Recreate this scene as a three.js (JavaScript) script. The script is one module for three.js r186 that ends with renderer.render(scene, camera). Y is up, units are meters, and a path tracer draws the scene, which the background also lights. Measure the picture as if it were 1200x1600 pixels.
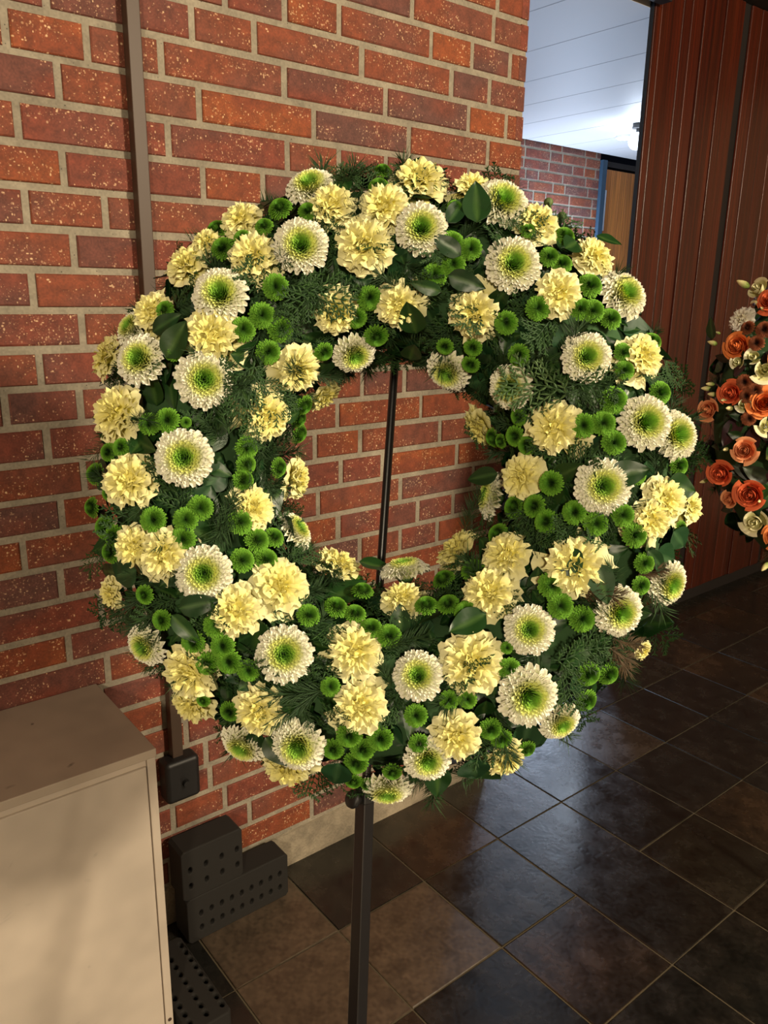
import * as THREE from 'three';
import { mergeGeometries } from 'three/addons/utils/BufferGeometryUtils.js';
import { RoundedBoxGeometry } from 'three/addons/geometries/RoundedBoxGeometry.js';
import { RectAreaLightUniformsLib } from 'three/addons/lights/RectAreaLightUniformsLib.js';

// ------------------------------------------------------------------ camera, light, exposure
// World: x runs along the brick wall, y up, z out of the wall towards the room. The camera stands at x = z = 0.
const scene = new THREE.Scene();
const renderer = new THREE.WebGLRenderer({ antialias: true });
renderer.toneMapping = THREE.LinearToneMapping;
renderer.toneMappingExposure = 1.12;
renderer.shadowMap.enabled = true;
renderer.shadowMap.type = THREE.PCFSoftShadowMap;
RectAreaLightUniformsLib.init();

const FOCAL = 1247.4, PITCH = 0.26984, ROLL = 0.016157, YAW = 0.8943, EYE = 1.5866;
const sy_ = Math.sin(YAW), cy_ = Math.cos(YAW), sp_ = Math.sin(PITCH), cp_ = Math.cos(PITCH), sr_ = Math.sin(ROLL), cr_ = Math.cos(ROLL);
const V3 = (x, y, z) => new THREE.Vector3(x, y, z);
const toRoom = (X, Y, Z) => V3(X * sy_ - Z * cy_, Y, X * cy_ + Z * sy_);
// direction of a pixel of the 1200x1600 photograph, one unit deep along the optical axis
function ray(px, py) {
  const x = (px - 600) / FOCAL, y = -(py - 800) / FOCAL;
  const X = cr_ * x - sr_ * y, Y = sr_ * x + cr_ * y;
  return toRoom(X, Y * cp_ - sp_, -(cp_ + Y * sp_));
}
const eye = V3(0, EYE, 0);
const at = (px, py, depth) => eye.clone().addScaledVector(ray(px, py), depth);
const onWall = (px, py, z) => { const d = ray(px, py); return eye.clone().addScaledVector(d, z / d.z); };
const camera = new THREE.PerspectiveCamera(2 * Math.atan(800 / FOCAL) * 180 / Math.PI, 0.75, 0.05, 60);
camera.position.copy(eye);
camera.up.copy(toRoom(-sr_, cr_ * cp_, -cr_ * sp_));
camera.lookAt(eye.clone().add(toRoom(0, -sp_, -cp_)));
camera.updateMatrixWorld();
scene.background = new THREE.Color(0x05060a);

const WARM = new THREE.Color().setRGB(1.0, 0.84, 0.6), COOL = new THREE.Color().setRGB(0.56, 0.73, 1.0);
// warm hall lamps, last two added as fill light: x, y, z, candela
const HALL_LAMPS = [[1.65, 2.58, 1.7, 28, 'warm globe lamp hanging between the two wreaths and the rear wall'], [-2.2, 2.58, 2.6, 26, 'added warm fill lamp at the cabinet end of the hall'], [2.6, 2.58, 4.4, 7, 'added warm fill lamp close to the rear wall']];

// ------------------------------------------------------------------ helpers
function rng(seed) { let a = seed >>> 0; return () => { a = (a + 0x6D2B79F5) | 0; let t = Math.imul(a ^ (a >>> 15), 1 | a); t = (t + Math.imul(t ^ (t >>> 7), 61 | t)) ^ t; return ((t ^ (t >>> 14)) >>> 0) / 4294967296; }; }
const names = new Map();
function numbered(n) { const k = names.get(n) || 0; names.set(n, k + 1); return k ? n + '_' + String(k).padStart(3, '0') : n; }
function shade(o) { o.castShadow = true; o.receiveShadow = true; return o; }
function part(name, geometry, material, parent, pos) { const m = shade(new THREE.Mesh(geometry, material)); m.name = name; if (pos) m.position.set(...pos); parent.add(m); return m; }
function thing(name, label, category, pos = [0, 0, 0], group) { const g = new THREE.Group(); g.name = numbered(name); g.position.set(...pos); g.userData = { label, category }; if (group) g.userData.group = group; scene.add(g); return g; }
function structure(name, geometry, material, label, category, pos) { const m = shade(new THREE.Mesh(geometry, material)); m.name = name; if (pos) m.position.set(...pos); m.userData = { kind: 'structure', label, category }; scene.add(m); return m; }
const box = (x0, x1, y0, y1, z0, z1) => { const g = new THREE.BoxGeometry(x1 - x0, y1 - y0, z1 - z0); g.translate((x0 + x1) / 2, (y0 + y1) / 2, (z0 + z1) / 2); uvMetres(g); return g; };
const rbox = (x0, x1, y0, y1, z0, z1, r, s = 2) => { const g = new RoundedBoxGeometry(x1 - x0, y1 - y0, z1 - z0, s, r); g.translate((x0 + x1) / 2, (y0 + y1) / 2, (z0 + z1) / 2); uvMetres(g); return g; };
// texture coordinates in metres, by the side a face points to
function uvMetres(g, ox = 0, oy = 0) {
  const p = g.attributes.position, n = g.attributes.normal, uv = new Float32Array(p.count * 2);
  for (let i = 0; i < p.count; i++) {
    const ax = Math.abs(n.getX(i)), ay = Math.abs(n.getY(i)), az = Math.abs(n.getZ(i));
    let u, v; if (ay >= ax && ay >= az) { u = p.getX(i); v = p.getZ(i); } else if (az >= ax) { u = p.getX(i); v = p.getY(i); } else { u = p.getZ(i); v = p.getY(i); }
    uv[2 * i] = u + ox; uv[2 * i + 1] = v + oy;
  }
  g.setAttribute('uv', new THREE.BufferAttribute(uv, 2)); return g;
}
// tileable value noise
function noiseField(w, h, cellsX, cellsY, seed) {
  const r = rng(seed), L = new Float32Array(cellsX * cellsY); for (let i = 0; i < L.length; i++) L[i] = r();
  const out = new Float32Array(w * h), s = t => t * t * (3 - 2 * t);
  for (let y = 0; y < h; y++) { const fy = y / h * cellsY, y0 = Math.floor(fy), ty = s(fy - y0), y1 = (y0 + 1) % cellsY;
    for (let x = 0; x < w; x++) { const fx = x / w * cellsX, x0 = Math.floor(fx), tx = s(fx - x0), x1 = (x0 + 1) % cellsX;
      const a = L[y0 * cellsX + x0], b = L[y0 * cellsX + x1], c = L[y1 * cellsX + x0], d = L[y1 * cellsX + x1];
      out[y * w + x] = (a + (b - a) * tx) * (1 - ty) + (c + (d - c) * tx) * ty; } }
  return out;
}
function texture(w, h, fn, srgb, repX, repY) {
  const d = new Uint8Array(w * h * 4), c = [0, 0, 0];
  for (let y = 0; y < h; y++) for (let x = 0; x < w; x++) { fn(x, y, c, y * w + x); const i = (y * w + x) * 4; for (let k = 0; k < 3; k++) d[i + k] = Math.max(0, Math.min(255, c[k])); d[i + 3] = 255; }
  const t = new THREE.DataTexture(d, w, h); t.wrapS = t.wrapT = THREE.RepeatWrapping; t.magFilter = THREE.LinearFilter; t.minFilter = THREE.LinearMipmapLinearFilter; t.generateMipmaps = true;
  if (srgb) t.colorSpace = THREE.SRGBColorSpace; t.repeat.set(repX, repY); t.needsUpdate = true; return t;
}
const lin = (r, g, b) => new THREE.Color().setRGB(r, g, b);
const std = o => new THREE.MeshStandardMaterial(o);

// ------------------------------------------------------------------ surface materials
// brick: fired clay with pale mineral grit; one texture covers 0.8 x 0.4 m
function brickMaterial(base, alt, seed) {
  const w = 1024, h = 512, a = noiseField(w, h, 10, 8, seed), b = noiseField(w, h, 60, 30, seed + 1), c = noiseField(w, h, 300, 150, seed + 2), dens = noiseField(w, h, 12, 10, seed + 3);
  const spk = new Float32Array(w * h), r = rng(seed + 4);
  for (let k = 0; k < 9500; k++) {
    const x = r() * w, y = r() * h, s = 0.8 + r() * r() * 2.9, br = 0.35 + r() * 0.65;
    if (dens[Math.floor(y) * w + Math.floor(x)] < 0.25 + r() * 0.5) continue;
    const R = Math.ceil(s + 1), sq = 0.6 + r() * 0.8;
    for (let j = -R; j <= R; j++) for (let i = -R; i <= R; i++) { const X = (Math.floor(x) + i + w) % w, Y = (Math.floor(y) + j + h) % h, d = Math.hypot(i * sq, j / sq); if (d < s) spk[Y * w + X] = Math.max(spk[Y * w + X], br * Math.min(1, (s - d) * 1.2)); }
  }
  const map = texture(w, h, (x, y, o, i) => {
    const m = Math.max(0, Math.min(1, (a[i] - 0.32) * 2.4)), f = 0.8 + 0.22 * b[i] + 0.2 * c[i];
    const s = spk[i] * 0.9;
    for (let k = 0; k < 3; k++) o[k] = (base[k] + (alt[k] - base[k]) * m) * f * (1 - s) + [238, 205, 160][k] * s;
  }, true, 1 / 0.8, 1 / 0.4);
  const bump = texture(w, h, (x, y, o, i) => { o[0] = o[1] = o[2] = 90 + 60 * b[i] + 70 * c[i] + 30 * spk[i]; }, false, 1 / 0.8, 1 / 0.4);
  return std({ map, bumpMap: bump, bumpScale: 0.0012, roughness: 0.78 });
}
const BRICKS = [
  brickMaterial([127, 65, 42], [116, 65, 50], 11), brickMaterial([121, 60, 44], [106, 61, 51], 21),
  brickMaterial([140, 72, 38], [125, 62, 38], 31), brickMaterial([100, 64, 57], [115, 63, 50], 41)];
function speckle(w, h, seed, lo, hi, cells) { const a = noiseField(w, h, cells, cells, seed), b = noiseField(w, h, cells * 5, cells * 5, seed + 1), c = noiseField(w, h, Math.min(w, cells * 24), Math.min(h, cells * 24), seed + 2); return { a, b, c }; }
const mortar = (() => { const n = speckle(512, 512, 71, 0, 1, 6), r = rng(5), pit = new Float32Array(512 * 512); for (let k = 0; k < 240; k++) { const x = Math.floor(r() * 510), y = Math.floor(r() * 510), s = r(); for (const [i, j] of [[0, 0], [1, 0], [0, 1], [1, 1]]) pit[(y + j) * 512 + x + i] = s; }
  return std({ roughness: 0.95, bumpScale: 0.002,
    map: texture(512, 512, (x, y, o, i) => { const f = 0.82 + 0.16 * n.a[i] + 0.12 * n.b[i] + 0.12 * n.c[i] - pit[i] * 0.5; o[0] = 148 * f; o[1] = 139 * f; o[2] = 122 * f; }, true, 2, 2),
    bumpMap: texture(512, 512, (x, y, o, i) => { o[0] = o[1] = o[2] = 80 * n.b[i] + 110 * n.c[i] + 40 - 40 * pit[i]; }, false, 2, 2) }); })();
const plaster = (() => { const n = speckle(512, 512, 171, 0, 1, 5); return std({ roughness: 0.95, bumpScale: 0.003,
    map: texture(512, 512, (x, y, o, i) => { const f = 0.72 + 0.3 * n.a[i] + 0.16 * n.b[i] + 0.1 * n.c[i]; o[0] = 150 * f; o[1] = 138 * f; o[2] = 118 * f; }, true, 2, 2),
    bumpMap: texture(512, 512, (x, y, o, i) => { o[0] = o[1] = o[2] = 120 * n.b[i] + 90 * n.c[i]; }, false, 2, 2) }); })();
// honed slate, in a few tones
function slate(rgb, alt, seed, rough) {
  const n = speckle(512, 512, seed, 0, 1, 4);
  return new THREE.MeshPhysicalMaterial({ ior: 1.75,
    map: texture(512, 512, (x, y, o, i) => { const m = Math.max(0, Math.min(1, (n.a[i] * 0.7 + n.b[i] * 0.3 - 0.35) * 2.6)), f = 0.7 + 0.35 * n.b[i] + 0.3 * n.c[i]; for (let k = 0; k < 3; k++) o[k] = (rgb[k] + (alt[k] - rgb[k]) * m) * f; }, true, 1.3, 1.3),
    roughness: 1, roughnessMap: texture(512, 512, (x, y, o, i) => { const v = 255 * (rough + 0.1 * (n.b[i] - 0.5) + 0.07 * (n.c[i] - 0.5) + 0.05 * (n.a[i] - 0.5)); o[0] = o[1] = o[2] = v; }, false, 1.3, 1.3),
    bumpMap: texture(512, 512, (x, y, o, i) => { o[0] = o[1] = o[2] = 70 + 110 * n.b[i] + 50 * n.c[i]; }, false, 1.3, 1.3), bumpScale: 0.0007 });
}
const SLATE = { dark: slate([27, 26, 23], [34, 30, 25], 201, 0.24), olive: slate([31, 28, 22], [36, 32, 25], 211, 0.25), brown: slate([84, 70, 56], [69, 57, 45], 221, 0.38), umber: slate([58, 48, 38], [48, 40, 32], 241, 0.3), rust: slate([32, 27, 21], [50, 37, 25], 231, 0.25) };
const grout = std({ color: lin(0.11, 0.085, 0.05), roughness: 0.9 });
// stained wood: grain runs along y
function wood(rgb, alt, seed, rough, coat) {
  const w = 256, h = 512, g = noiseField(w, h, 80, 3, seed), g2 = noiseField(w, h, 22, 2, seed + 1), g3 = noiseField(w, h, 128, 10, seed + 2);
  return new THREE.MeshPhysicalMaterial({ roughness: rough, clearcoat: coat, clearcoatRoughness: 0.25,
    map: texture(w, h, (x, y, o, i) => { const m = g2[i], f = 0.66 + 0.4 * g[i] + 0.24 * g3[i]; for (let k = 0; k < 3; k++) o[k] = (rgb[k] + (alt[k] - rgb[k]) * m) * f; }, true, 2.2, 0.7),
    bumpMap: texture(w, h, (x, y, o, i) => { o[0] = o[1] = o[2] = 110 * g[i] + 110 * g3[i]; }, false, 2.2, 0.7), bumpScale: 0.0008 });
}
const PLANKS = [wood([82, 29, 9], [62, 18, 6], 301, 0.4, 0.5), wood([72, 21, 7], [90, 34, 11], 311, 0.4, 0.5), wood([56, 15, 6], [76, 25, 8], 321, 0.4, 0.5)];
const doorWood = wood([168, 98, 42], [188, 118, 54], 331, 0.5, 0.2);
const darkWood = std({ color: lin(0.012, 0.008, 0.007), roughness: 0.7 });
const ceilingPaint = std({ color: lin(0.62, 0.62, 0.62), roughness: 0.6 });
const wallPaint = std({ color: lin(0.34, 0.25, 0.17), roughness: 0.9 });
const cabinetPaint = (() => { const n = speckle(512, 512, 401, 0, 1, 4), r = rng(402), st = new Float32Array(512 * 512);
  for (let k = 0; k < 26; k++) { const cx = r() * 512, cy = r() * 512, L = 3 + r() * 14, an = r() * 6.28, wd = 0.8 + r() * 2, a = 0.15 + 0.4 * r(); for (let j = -18; j <= 18; j++) for (let i = -18; i <= 18; i++) { const u = Math.abs(i * Math.cos(an) + j * Math.sin(an)), v = Math.abs(-i * Math.sin(an) + j * Math.cos(an)); if (u < L && v < wd) { const q = ((Math.floor(cy + j) + 512) % 512) * 512 + (Math.floor(cx + i) + 512) % 512; st[q] = Math.max(st[q], a * (1 - u / L) * (0.5 + n.c[q])); } } }
  return { mat: (rgb, s) => std({ roughness: 0.55, map: texture(512, 512, (x, y, o, i) => { const f = 0.92 + 0.08 * n.a[i] + 0.05 * n.b[i] - st[i] * s; for (let k = 0; k < 3; k++) o[k] = rgb[k] * f; }, true, 1.6, 1.6) }) }; })();
const cabWhite = cabinetPaint.mat([198, 184, 168], 0.12), cabTop = cabinetPaint.mat([182, 166, 148], 0.9);
const blackSteel = new THREE.MeshPhysicalMaterial({ color: lin(0.012, 0.011, 0.012), roughness: 0.35, metalness: 0.1, clearcoat: 0.4, clearcoatRoughness: 0.2 });
const blackPlastic = std({ color: lin(0.01, 0.009, 0.009), roughness: 0.5 });
const brownSteel = std({ color: lin(0.07, 0.043, 0.028), roughness: 0.5, metalness: 0.1 });

// ------------------------------------------------------------------ brick walls
const HALL_TOP = 2.835, WALL_Z = -1.665, CORNER = 1.813, COURSE = 0.075, TOP_JOINT = 2.065, BASE = 0.1075;
// a brick with eased edges, its face at z = 0 and its body behind; 18 triangles
function brickGeometry(L, h, depth, ease, ox, oy, r) {
  const X = L / 2, Y = h / 2, e = ease, j = () => (r() - 0.5) * 0.003;
  const f = [[-X + e + j(), -Y + e + j(), 0], [X - e + j(), -Y + e + j(), 0], [X - e + j(), Y - e + j(), 0], [-X + e + j(), Y - e + j(), 0]];
  const o = [[-X, -Y, -e], [X, -Y, -e], [X, Y, -e], [-X, Y, -e]], b = o.map(q => [q[0], q[1], -depth]);
  const tri = []; const quad = (a, c, d, g) => tri.push(...a, ...c, ...d, ...a, ...d, ...g);
  quad(f[0], f[1], f[2], f[3]);
  for (let k = 0; k < 4; k++) { const n = (k + 1) % 4; quad(o[k], o[n], f[n], f[k]); quad(b[k], b[n], o[n], o[k]); }
  const g = new THREE.BufferGeometry(); g.setAttribute('position', new THREE.Float32BufferAttribute(tri, 3)); g.computeVertexNormals(); uvMetres(g, ox, oy); return g;
}
const brickCache = new Map(), brickRng = rng(77);
function brickShape(L, h) {       // six variants of each size
  const k = Math.round(L * 250) + '_' + Math.round(h * 500);
  if (!brickCache.has(k)) brickCache.set(k, Array.from({ length: 6 }, () => brickGeometry(L, h, 0.03, 0.0025, brickRng() * 3, brickRng() * 3, brickRng)));
  return brickCache.get(k)[Math.floor(brickRng() * 6)];
}
const KNOWN = { '-3': [1.401, 1.681], '-2': [1.041, 1.185, 1.465, 1.607], '-1': [0.536, 0.821, 0.964, 1.25, 1.539, 1.676], 0: [0.604, 0.751, 1.037, 1.324, 1.603], 1: [0.83, 1.114, 1.4, 1.68], 2: [0.466, 0.758, 1.042, 1.186, 1.611],
  3: [0.541, 0.832, 0.977], 4: [0.466, 0.616], 5: [0.548], 6: [0.464], 7: [0.552], 8: [0.463], 9: [0.391, 0.535, 1.403], 10: [0.462, 1.182, 1.463], 11: [0.53, 1.255, 1.539], 12: [1.191, 1.332, 1.61], 13: [0.396, 1.119, 1.397],
  14: [0.463, 1.184, 1.464, 1.603], 15: [0.543, 1.399], 16: [0.466], 17: [0.546], 19: [0.673], 23: [0.677], 24: [0.891] };
const FULL = 0.285, HALF = 0.1435;
// upright joints of one course between a and b, through the joints that the photograph shows
function joints(known, a, b, r) {
  const js = known.length ? [...known] : [a + r() * 0.2 + 0.25];
  const out = [js[0]];
  for (let i = 1; i < js.length; i++) {
    let x = js[i - 1], gap = js[i] - x; const m = Math.round(gap / HALF); let left = m; const step = gap / m;
    let s = Math.floor(r() * 3);
    while (left > 0) { const k = left >= 2 && (left === 2 || s++ % 3 !== 2) ? 2 : 1; x += k * step; left -= k; if (left > 0) out.push(x); }
    out.push(js[i]);
  }
  let s = Math.floor(r() * 3); while (out[out.length - 1] < b - HALF * 1.3) { const room = b - out[out.length - 1]; const d = s++ % 3 === 2 || room < FULL * 1.2 ? HALF : FULL; out.push(out[out.length - 1] + d); }
  s = Math.floor(r() * 3); while (out[0] > a) out.unshift(out[0] - (s++ % 3 === 2 ? HALF : FULL));
  return out;
}
const wallFront = structure('wall_front', box(-4, CORNER - 0.002, BASE, HALL_TOP, WALL_Z - 0.27, WALL_Z - 0.0045), mortar, 'red brick wall with pale grey mortar joints behind the wreath', 'wall');
{
  const r = rng(1234), far = [];
  for (let k = -12; k <= 25; k++) {
    const yTop = TOP_JOINT - COURSE * k, yc = yTop - COURSE / 2; if (yTop > HALL_TOP) continue;
    const js = joints(KNOWN[k] || [], -3.9, CORNER + 0.0075, r); js.push(CORNER + 0.0075);
    for (let i = 1; i < js.length; i++) {
      const x0 = js[i - 1] + 0.0075, x1 = Math.min(js[i], CORNER + 0.0075) - 0.0075; if (x1 - x0 < 0.03) continue;
      const L = x1 - x0, h = 0.0605 + (r() - 0.5) * 0.003, xc = (x0 + x1) / 2, pick = r(), mi = pick < 0.36 ? 0 : pick < 0.66 ? 1 : pick < 0.86 ? 2 : 3;
      if (x1 > 0.22 && k >= -6) part('brick', brickShape(L, h), BRICKS[mi], wallFront, [xc, yc + (r() - 0.5) * 0.002, WALL_Z + (r() - 0.5) * 0.002]).rotation.z = (r() - 0.5) * 0.006;
      else { const g = brickGeometry(L, h, 0.03, 0.0025, r() * 3, r() * 3, r); g.translate(xc, yc, WALL_Z); far.push(g); }
    }
  }
  part('brick_field', mergeGeometries(far), BRICKS[0], wallFront).userData.kind = 'stuff';
  const end = [];
  for (let k = -12; k <= 25; k++) { const yc = TOP_JOINT - COURSE * (k + 0.5); if (yc > HALL_TOP - 0.035) continue; const cut = k % 2 ? [[-0.27, 0]] : [[-0.27, -0.1425], [-0.1275, 0]]; for (const [a, b] of cut) { const g = brickGeometry(b - a, 0.0605, 0.03, 0.0025, r() * 3, r() * 3, r); g.rotateY(Math.PI / 2); g.translate(CORNER, yc, WALL_Z + (a + b) / 2); end.push(g); } }
  part('brick_return', mergeGeometries(end), BRICKS[1], wallFront).userData.kind = 'stuff';
}
structure('baseboard_front', rbox(-4, CORNER, -0.01, BASE + 0.001, WALL_Z - 0.27, WALL_Z + 0.001, 0.003), plaster, 'worn grey cement plinth under the red brick wall', 'plinth');

// ------------------------------------------------------------------ floor of slate tiles
const floor = structure('floor', box(-4.2, 7.4, -0.12, -0.0035, -4.6, 6), grout, 'dark slate tiled floor with thin tan joints', 'floor');
{
  const r = rng(91), T = 0.295, U0 = 0.981, Z0 = -1.087, far = [];
  const tone = (u, z) => {
    if (u > 0.6 && u < 1.2 && z > -1.39 && z < -1.1) return SLATE.brown;
    if (u > 0.6 && u < 0.95 && z < -1.39) return SLATE.brown;
    if (u > 0.6 && u < 0.95 && z > -1.1 && z < -0.9) return SLATE.rust;
    if (u > 2.1 && u < 2.4 && z < -1.39 && z > -1.7) return SLATE.umber;
    if (u > 1.85 && u < 2.2 && z > -0.8 && z < -0.4) return SLATE.rust;
    const k = r(); return k < 0.6 ? SLATE.dark : k < 0.85 ? SLATE.olive : SLATE.rust;
  };
  const shapes = new Map();
  const tileShape = (w, d, v) => { const k = w.toFixed(3) + d.toFixed(3) + v; if (!shapes.has(k)) { const g = brickGeometry(w, d, 0.012, 0.0016, v * 0.37, v * 0.71, rng(v + 3)); g.rotateX(-Math.PI / 2); shapes.set(k, g); } return shapes.get(k); };
  for (let i = -17; i <= 21; i++) {
    const u = U0 + i * T; let j = -12;
    while (j < 23) {
      const z = Z0 + j * T;
      // long tiles that the photograph shows: no joint at z = -1.087 between x = 1.571 and 1.866
      const long = (i === 2 && j === -1) || ((i * 7 + j * 13 + 400) % 11 === 0 && !(i >= -1 && i <= 6 && j >= -3 && j <= 1));
      const d = (long ? 2 : 1) * T, m = tone(u + 0.001, z + d / 2), inWall = z + d <= WALL_Z + 0.02 && u < CORNER - 0.05;
      const near = i >= -1 && i <= 10 && z + d > -2.15 && z < 0.0;
      if (!inWall && near) part('tile', tileShape(T - 0.005, d - 0.005, Math.floor(r() * 4)), m, floor, [u + T / 2, 0, z + d / 2]);
      else if (!inWall) { const g = tileShape(T - 0.005, d - 0.005, Math.floor(r() * 4)).clone(); g.translate(u + T / 2, 0, z + d / 2); far.push(g); }
      j += long ? 2 : 1;
    }
  }
  part('tile_field', mergeGeometries(far), SLATE.dark, floor).userData.kind = 'stuff';
}

// ------------------------------------------------------------------ wooden partition to the right of the opening
const PART_Z = -2.13, PART_X = 3.03;
const partition = structure('wall_right', box(PART_X + 0.004, 5.6, 0, HALL_TOP, PART_Z - 0.014, PART_Z - 0.008), darkWood, 'dark red-brown partition of upright varnished planks', 'wall');
{
  const r = rng(55), px = [988, 1003, 1022, 1037, 1050, 1066, 1082, 1098, 1112, 1127];
  const us = px.map(x => onWall(x, 320, PART_Z).x); us[0] = PART_X;
  const cuts = []; for (let i = 1; i < us.length; i++) cuts.push([us[i - 1], us[i]]);
  let u = onWall(1138, 320, PART_Z).x;                         // after the wide dark gap
  while (u < 5.5) { const w = 0.06 + r() * 0.06; cuts.push([u, u + w]); u += w; if (Math.abs(u - 4.6) < 0.06) u += 0.05; }
  for (const [a, b] of cuts) { const p = (r() - 0.5) * 0.01, g = rbox(a + 0.001, b - 0.001, 0.06, HALL_TOP - 0.002, PART_Z - 0.0075, PART_Z + 0.006 + p, 0.004, 1); uvMetres(g, r() * 2, r() * 2); part('plank', g, PLANKS[Math.floor(r() * 3)], partition); }
  part('edge_strip', box(PART_X - 0.004, PART_X, 0, HALL_TOP, PART_Z - 0.014, PART_Z + 0.004), std({ color: lin(0.004, 0.003, 0.003), roughness: 0.9 }), partition);
  part('base_strip', box(PART_X, 5.6, 0, 0.06, PART_Z - 0.0075, PART_Z + 0.002), darkWood, partition);
}

// ------------------------------------------------------------------ lobby behind the opening
const FAR_Z = -4.4, LOBBY_TOP = 2.68, DOOR_X = 5.73;
const wallFar = structure('wall_far', box(1.4, DOOR_X, 0, LOBBY_TOP + 0.1, FAR_Z - 0.2, FAR_Z - 0.004), mortar, 'distant brick wall of the lobby beside a wooden door', 'wall');
{
  const r = rng(66), far = [];
  for (let k = 0; k < 36; k++) {
    const yc = LOBBY_TOP + 0.035 - COURSE * (k + 0.5); if (yc < 0.04) break;
    const js = joints([], 1.4, DOOR_X, r); js.push(DOOR_X + 0.0075);
    for (let i = 1; i < js.length; i++) {
      const x0 = Math.max(1.41, js[i - 1] + 0.0075), x1 = Math.min(js[i], DOOR_X + 0.0075) - 0.0075; if (x1 - x0 < 0.04) continue;
      const mi = Math.floor(r() * 4), xc = (x0 + x1) / 2;
      if (x1 > 4.6 && yc > 1.6) part('brick', brickShape(x1 - x0, 0.06), BRICKS[mi], wallFar, [xc, yc, FAR_Z]);
      else { const g = brickGeometry(x1 - x0, 0.06, 0.03, 0.0025, r(), r(), r); g.translate(xc, yc, FAR_Z); far.push(g); }
    }
  }
  part('brick_field', mergeGeometries(far), BRICKS[1], wallFar).userData.kind = 'stuff';
}
const lobbyCeiling = structure('ceiling_lobby', mergeGeometries([box(1.0, 7.2, LOBBY_TOP + 0.012, LOBBY_TOP + 0.1, FAR_Z + 0.04, PART_Z - 0.016), box(1.0, 7.2, LOBBY_TOP + 0.1, LOBBY_TOP + 0.15, FAR_Z - 0.2, PART_Z - 0.016)]), ceilingPaint, 'pale boarded lobby ceiling beyond the opening', 'ceiling');
for (let i = -5; i < 10; i++) part('ceiling_board', box(3.125 + i * 0.415 + 0.004, 3.125 + (i + 1) * 0.415 - 0.004, LOBBY_TOP, LOBBY_TOP + 0.012, FAR_Z + 0.04, PART_Z - 0.016), ceilingPaint, lobbyCeiling);
for (let i = -5; i < 11; i++) part('joint_shade_strip', box(3.121 + i * 0.415, 3.129 + i * 0.415, LOBBY_TOP + 0.0008, LOBBY_TOP + 0.0118, FAR_Z + 0.04, PART_Z - 0.016), std({ color: lin(0.3, 0.3, 0.32), roughness: 0.8 }), lobbyCeiling);  // grey filler: shade of the open board joints put in as colour
structure('wall_lobby', box(6.9, 7.2, 0, LOBBY_TOP, FAR_Z - 0.2, PART_Z), wallPaint, 'end wall of the lobby', 'wall');
{ // door in the far wall: blue frame, wooden leaf, tall narrow pane
  const d = new THREE.Group(); d.name = 'door_1'; d.position.set(DOOR_X, 0, FAR_Z); d.userData = { kind: 'structure', label: 'wooden lobby door in a blue frame with a narrow pane', category: 'door' }; scene.add(d);
  const blue = std({ color: lin(0.022, 0.05, 0.08), roughness: 0.5 });
  part('door_frame', box(0, 0.055, 0, 2.64, -0.06, 0.03), blue, d); part('door_frame', box(0.055, 1.17, 2.6, 2.64, -0.06, 0.0), darkWood, d); part('door_frame', box(1.1, 1.17, 0, 2.58, -0.06, 0.03), blue, d);
  const r = rng(8); for (let i = 0; i < 10; i++) { const g = rbox(0.07 + i * 0.103 + 0.001, 0.07 + (i + 1) * 0.103 - 0.001, 0.01, 2.58, -0.045, 0.0, 0.003, 1); uvMetres(g, r() * 3, r() * 3); part('plank', g, doorWood, d); }
  part('pane', rbox(0.078, 0.1, 2.1, 2.42, -0.01, 0.012, 0.004), std({ color: lin(0.6, 0.68, 0.78), roughness: 0.15 }), d);
  structure('wall_beyond_door', box(DOOR_X + 1.17, 7.0, 0, LOBBY_TOP, FAR_Z - 0.2, FAR_Z), wallPaint, 'plain wall on the far side of the lobby door', 'wall');
}
{ // added unseen window, a glowing pane and area light to brighten the lobby
  const w = new THREE.Group(); w.name = 'window_1'; w.position.set(1.4, 0, -3.4); w.userData = { kind: 'structure', label: 'added glowing window, unseen behind the brick wall, that lights the lobby', category: 'window' }; scene.add(w);
  const fr = std({ color: lin(0.5, 0.5, 0.5), roughness: 0.5 });
  part('window_frame', box(-0.05, 0.02, 0, 0.15, -0.8, 0.8), fr, w); part('window_frame', box(-0.05, 0.02, 2.3, LOBBY_TOP, -0.8, 0.8), fr, w);
  part('window_frame', box(-0.05, 0.02, 0.15, 2.3, -0.8, -0.74), fr, w); part('window_frame', box(-0.05, 0.02, 0.15, 2.3, 0.74, 0.8), fr, w);
  part('pane', box(-0.03, -0.02, 0.15, 2.3, -0.74, 0.74), std({ color: 0x000000, emissive: COOL, emissiveIntensity: 1.6, roughness: 0.2 }), w);
  const L = new THREE.RectAreaLight(COOL, 2.6, 1.48, 2.15); L.position.set(1.43, 1.225, -3.4); L.lookAt(4, 1.225, -3.4); L.name = 'added_window_light'; scene.add(L);
  structure('wall_lobby_left', mergeGeometries([box(1.3, 1.4, 0, LOBBY_TOP, -4.6, -4.2), box(1.3, 1.4, 0, LOBBY_TOP, -2.6, -1.9)]), wallPaint, 'lobby wall on both sides of the added window', 'wall');
}
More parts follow.
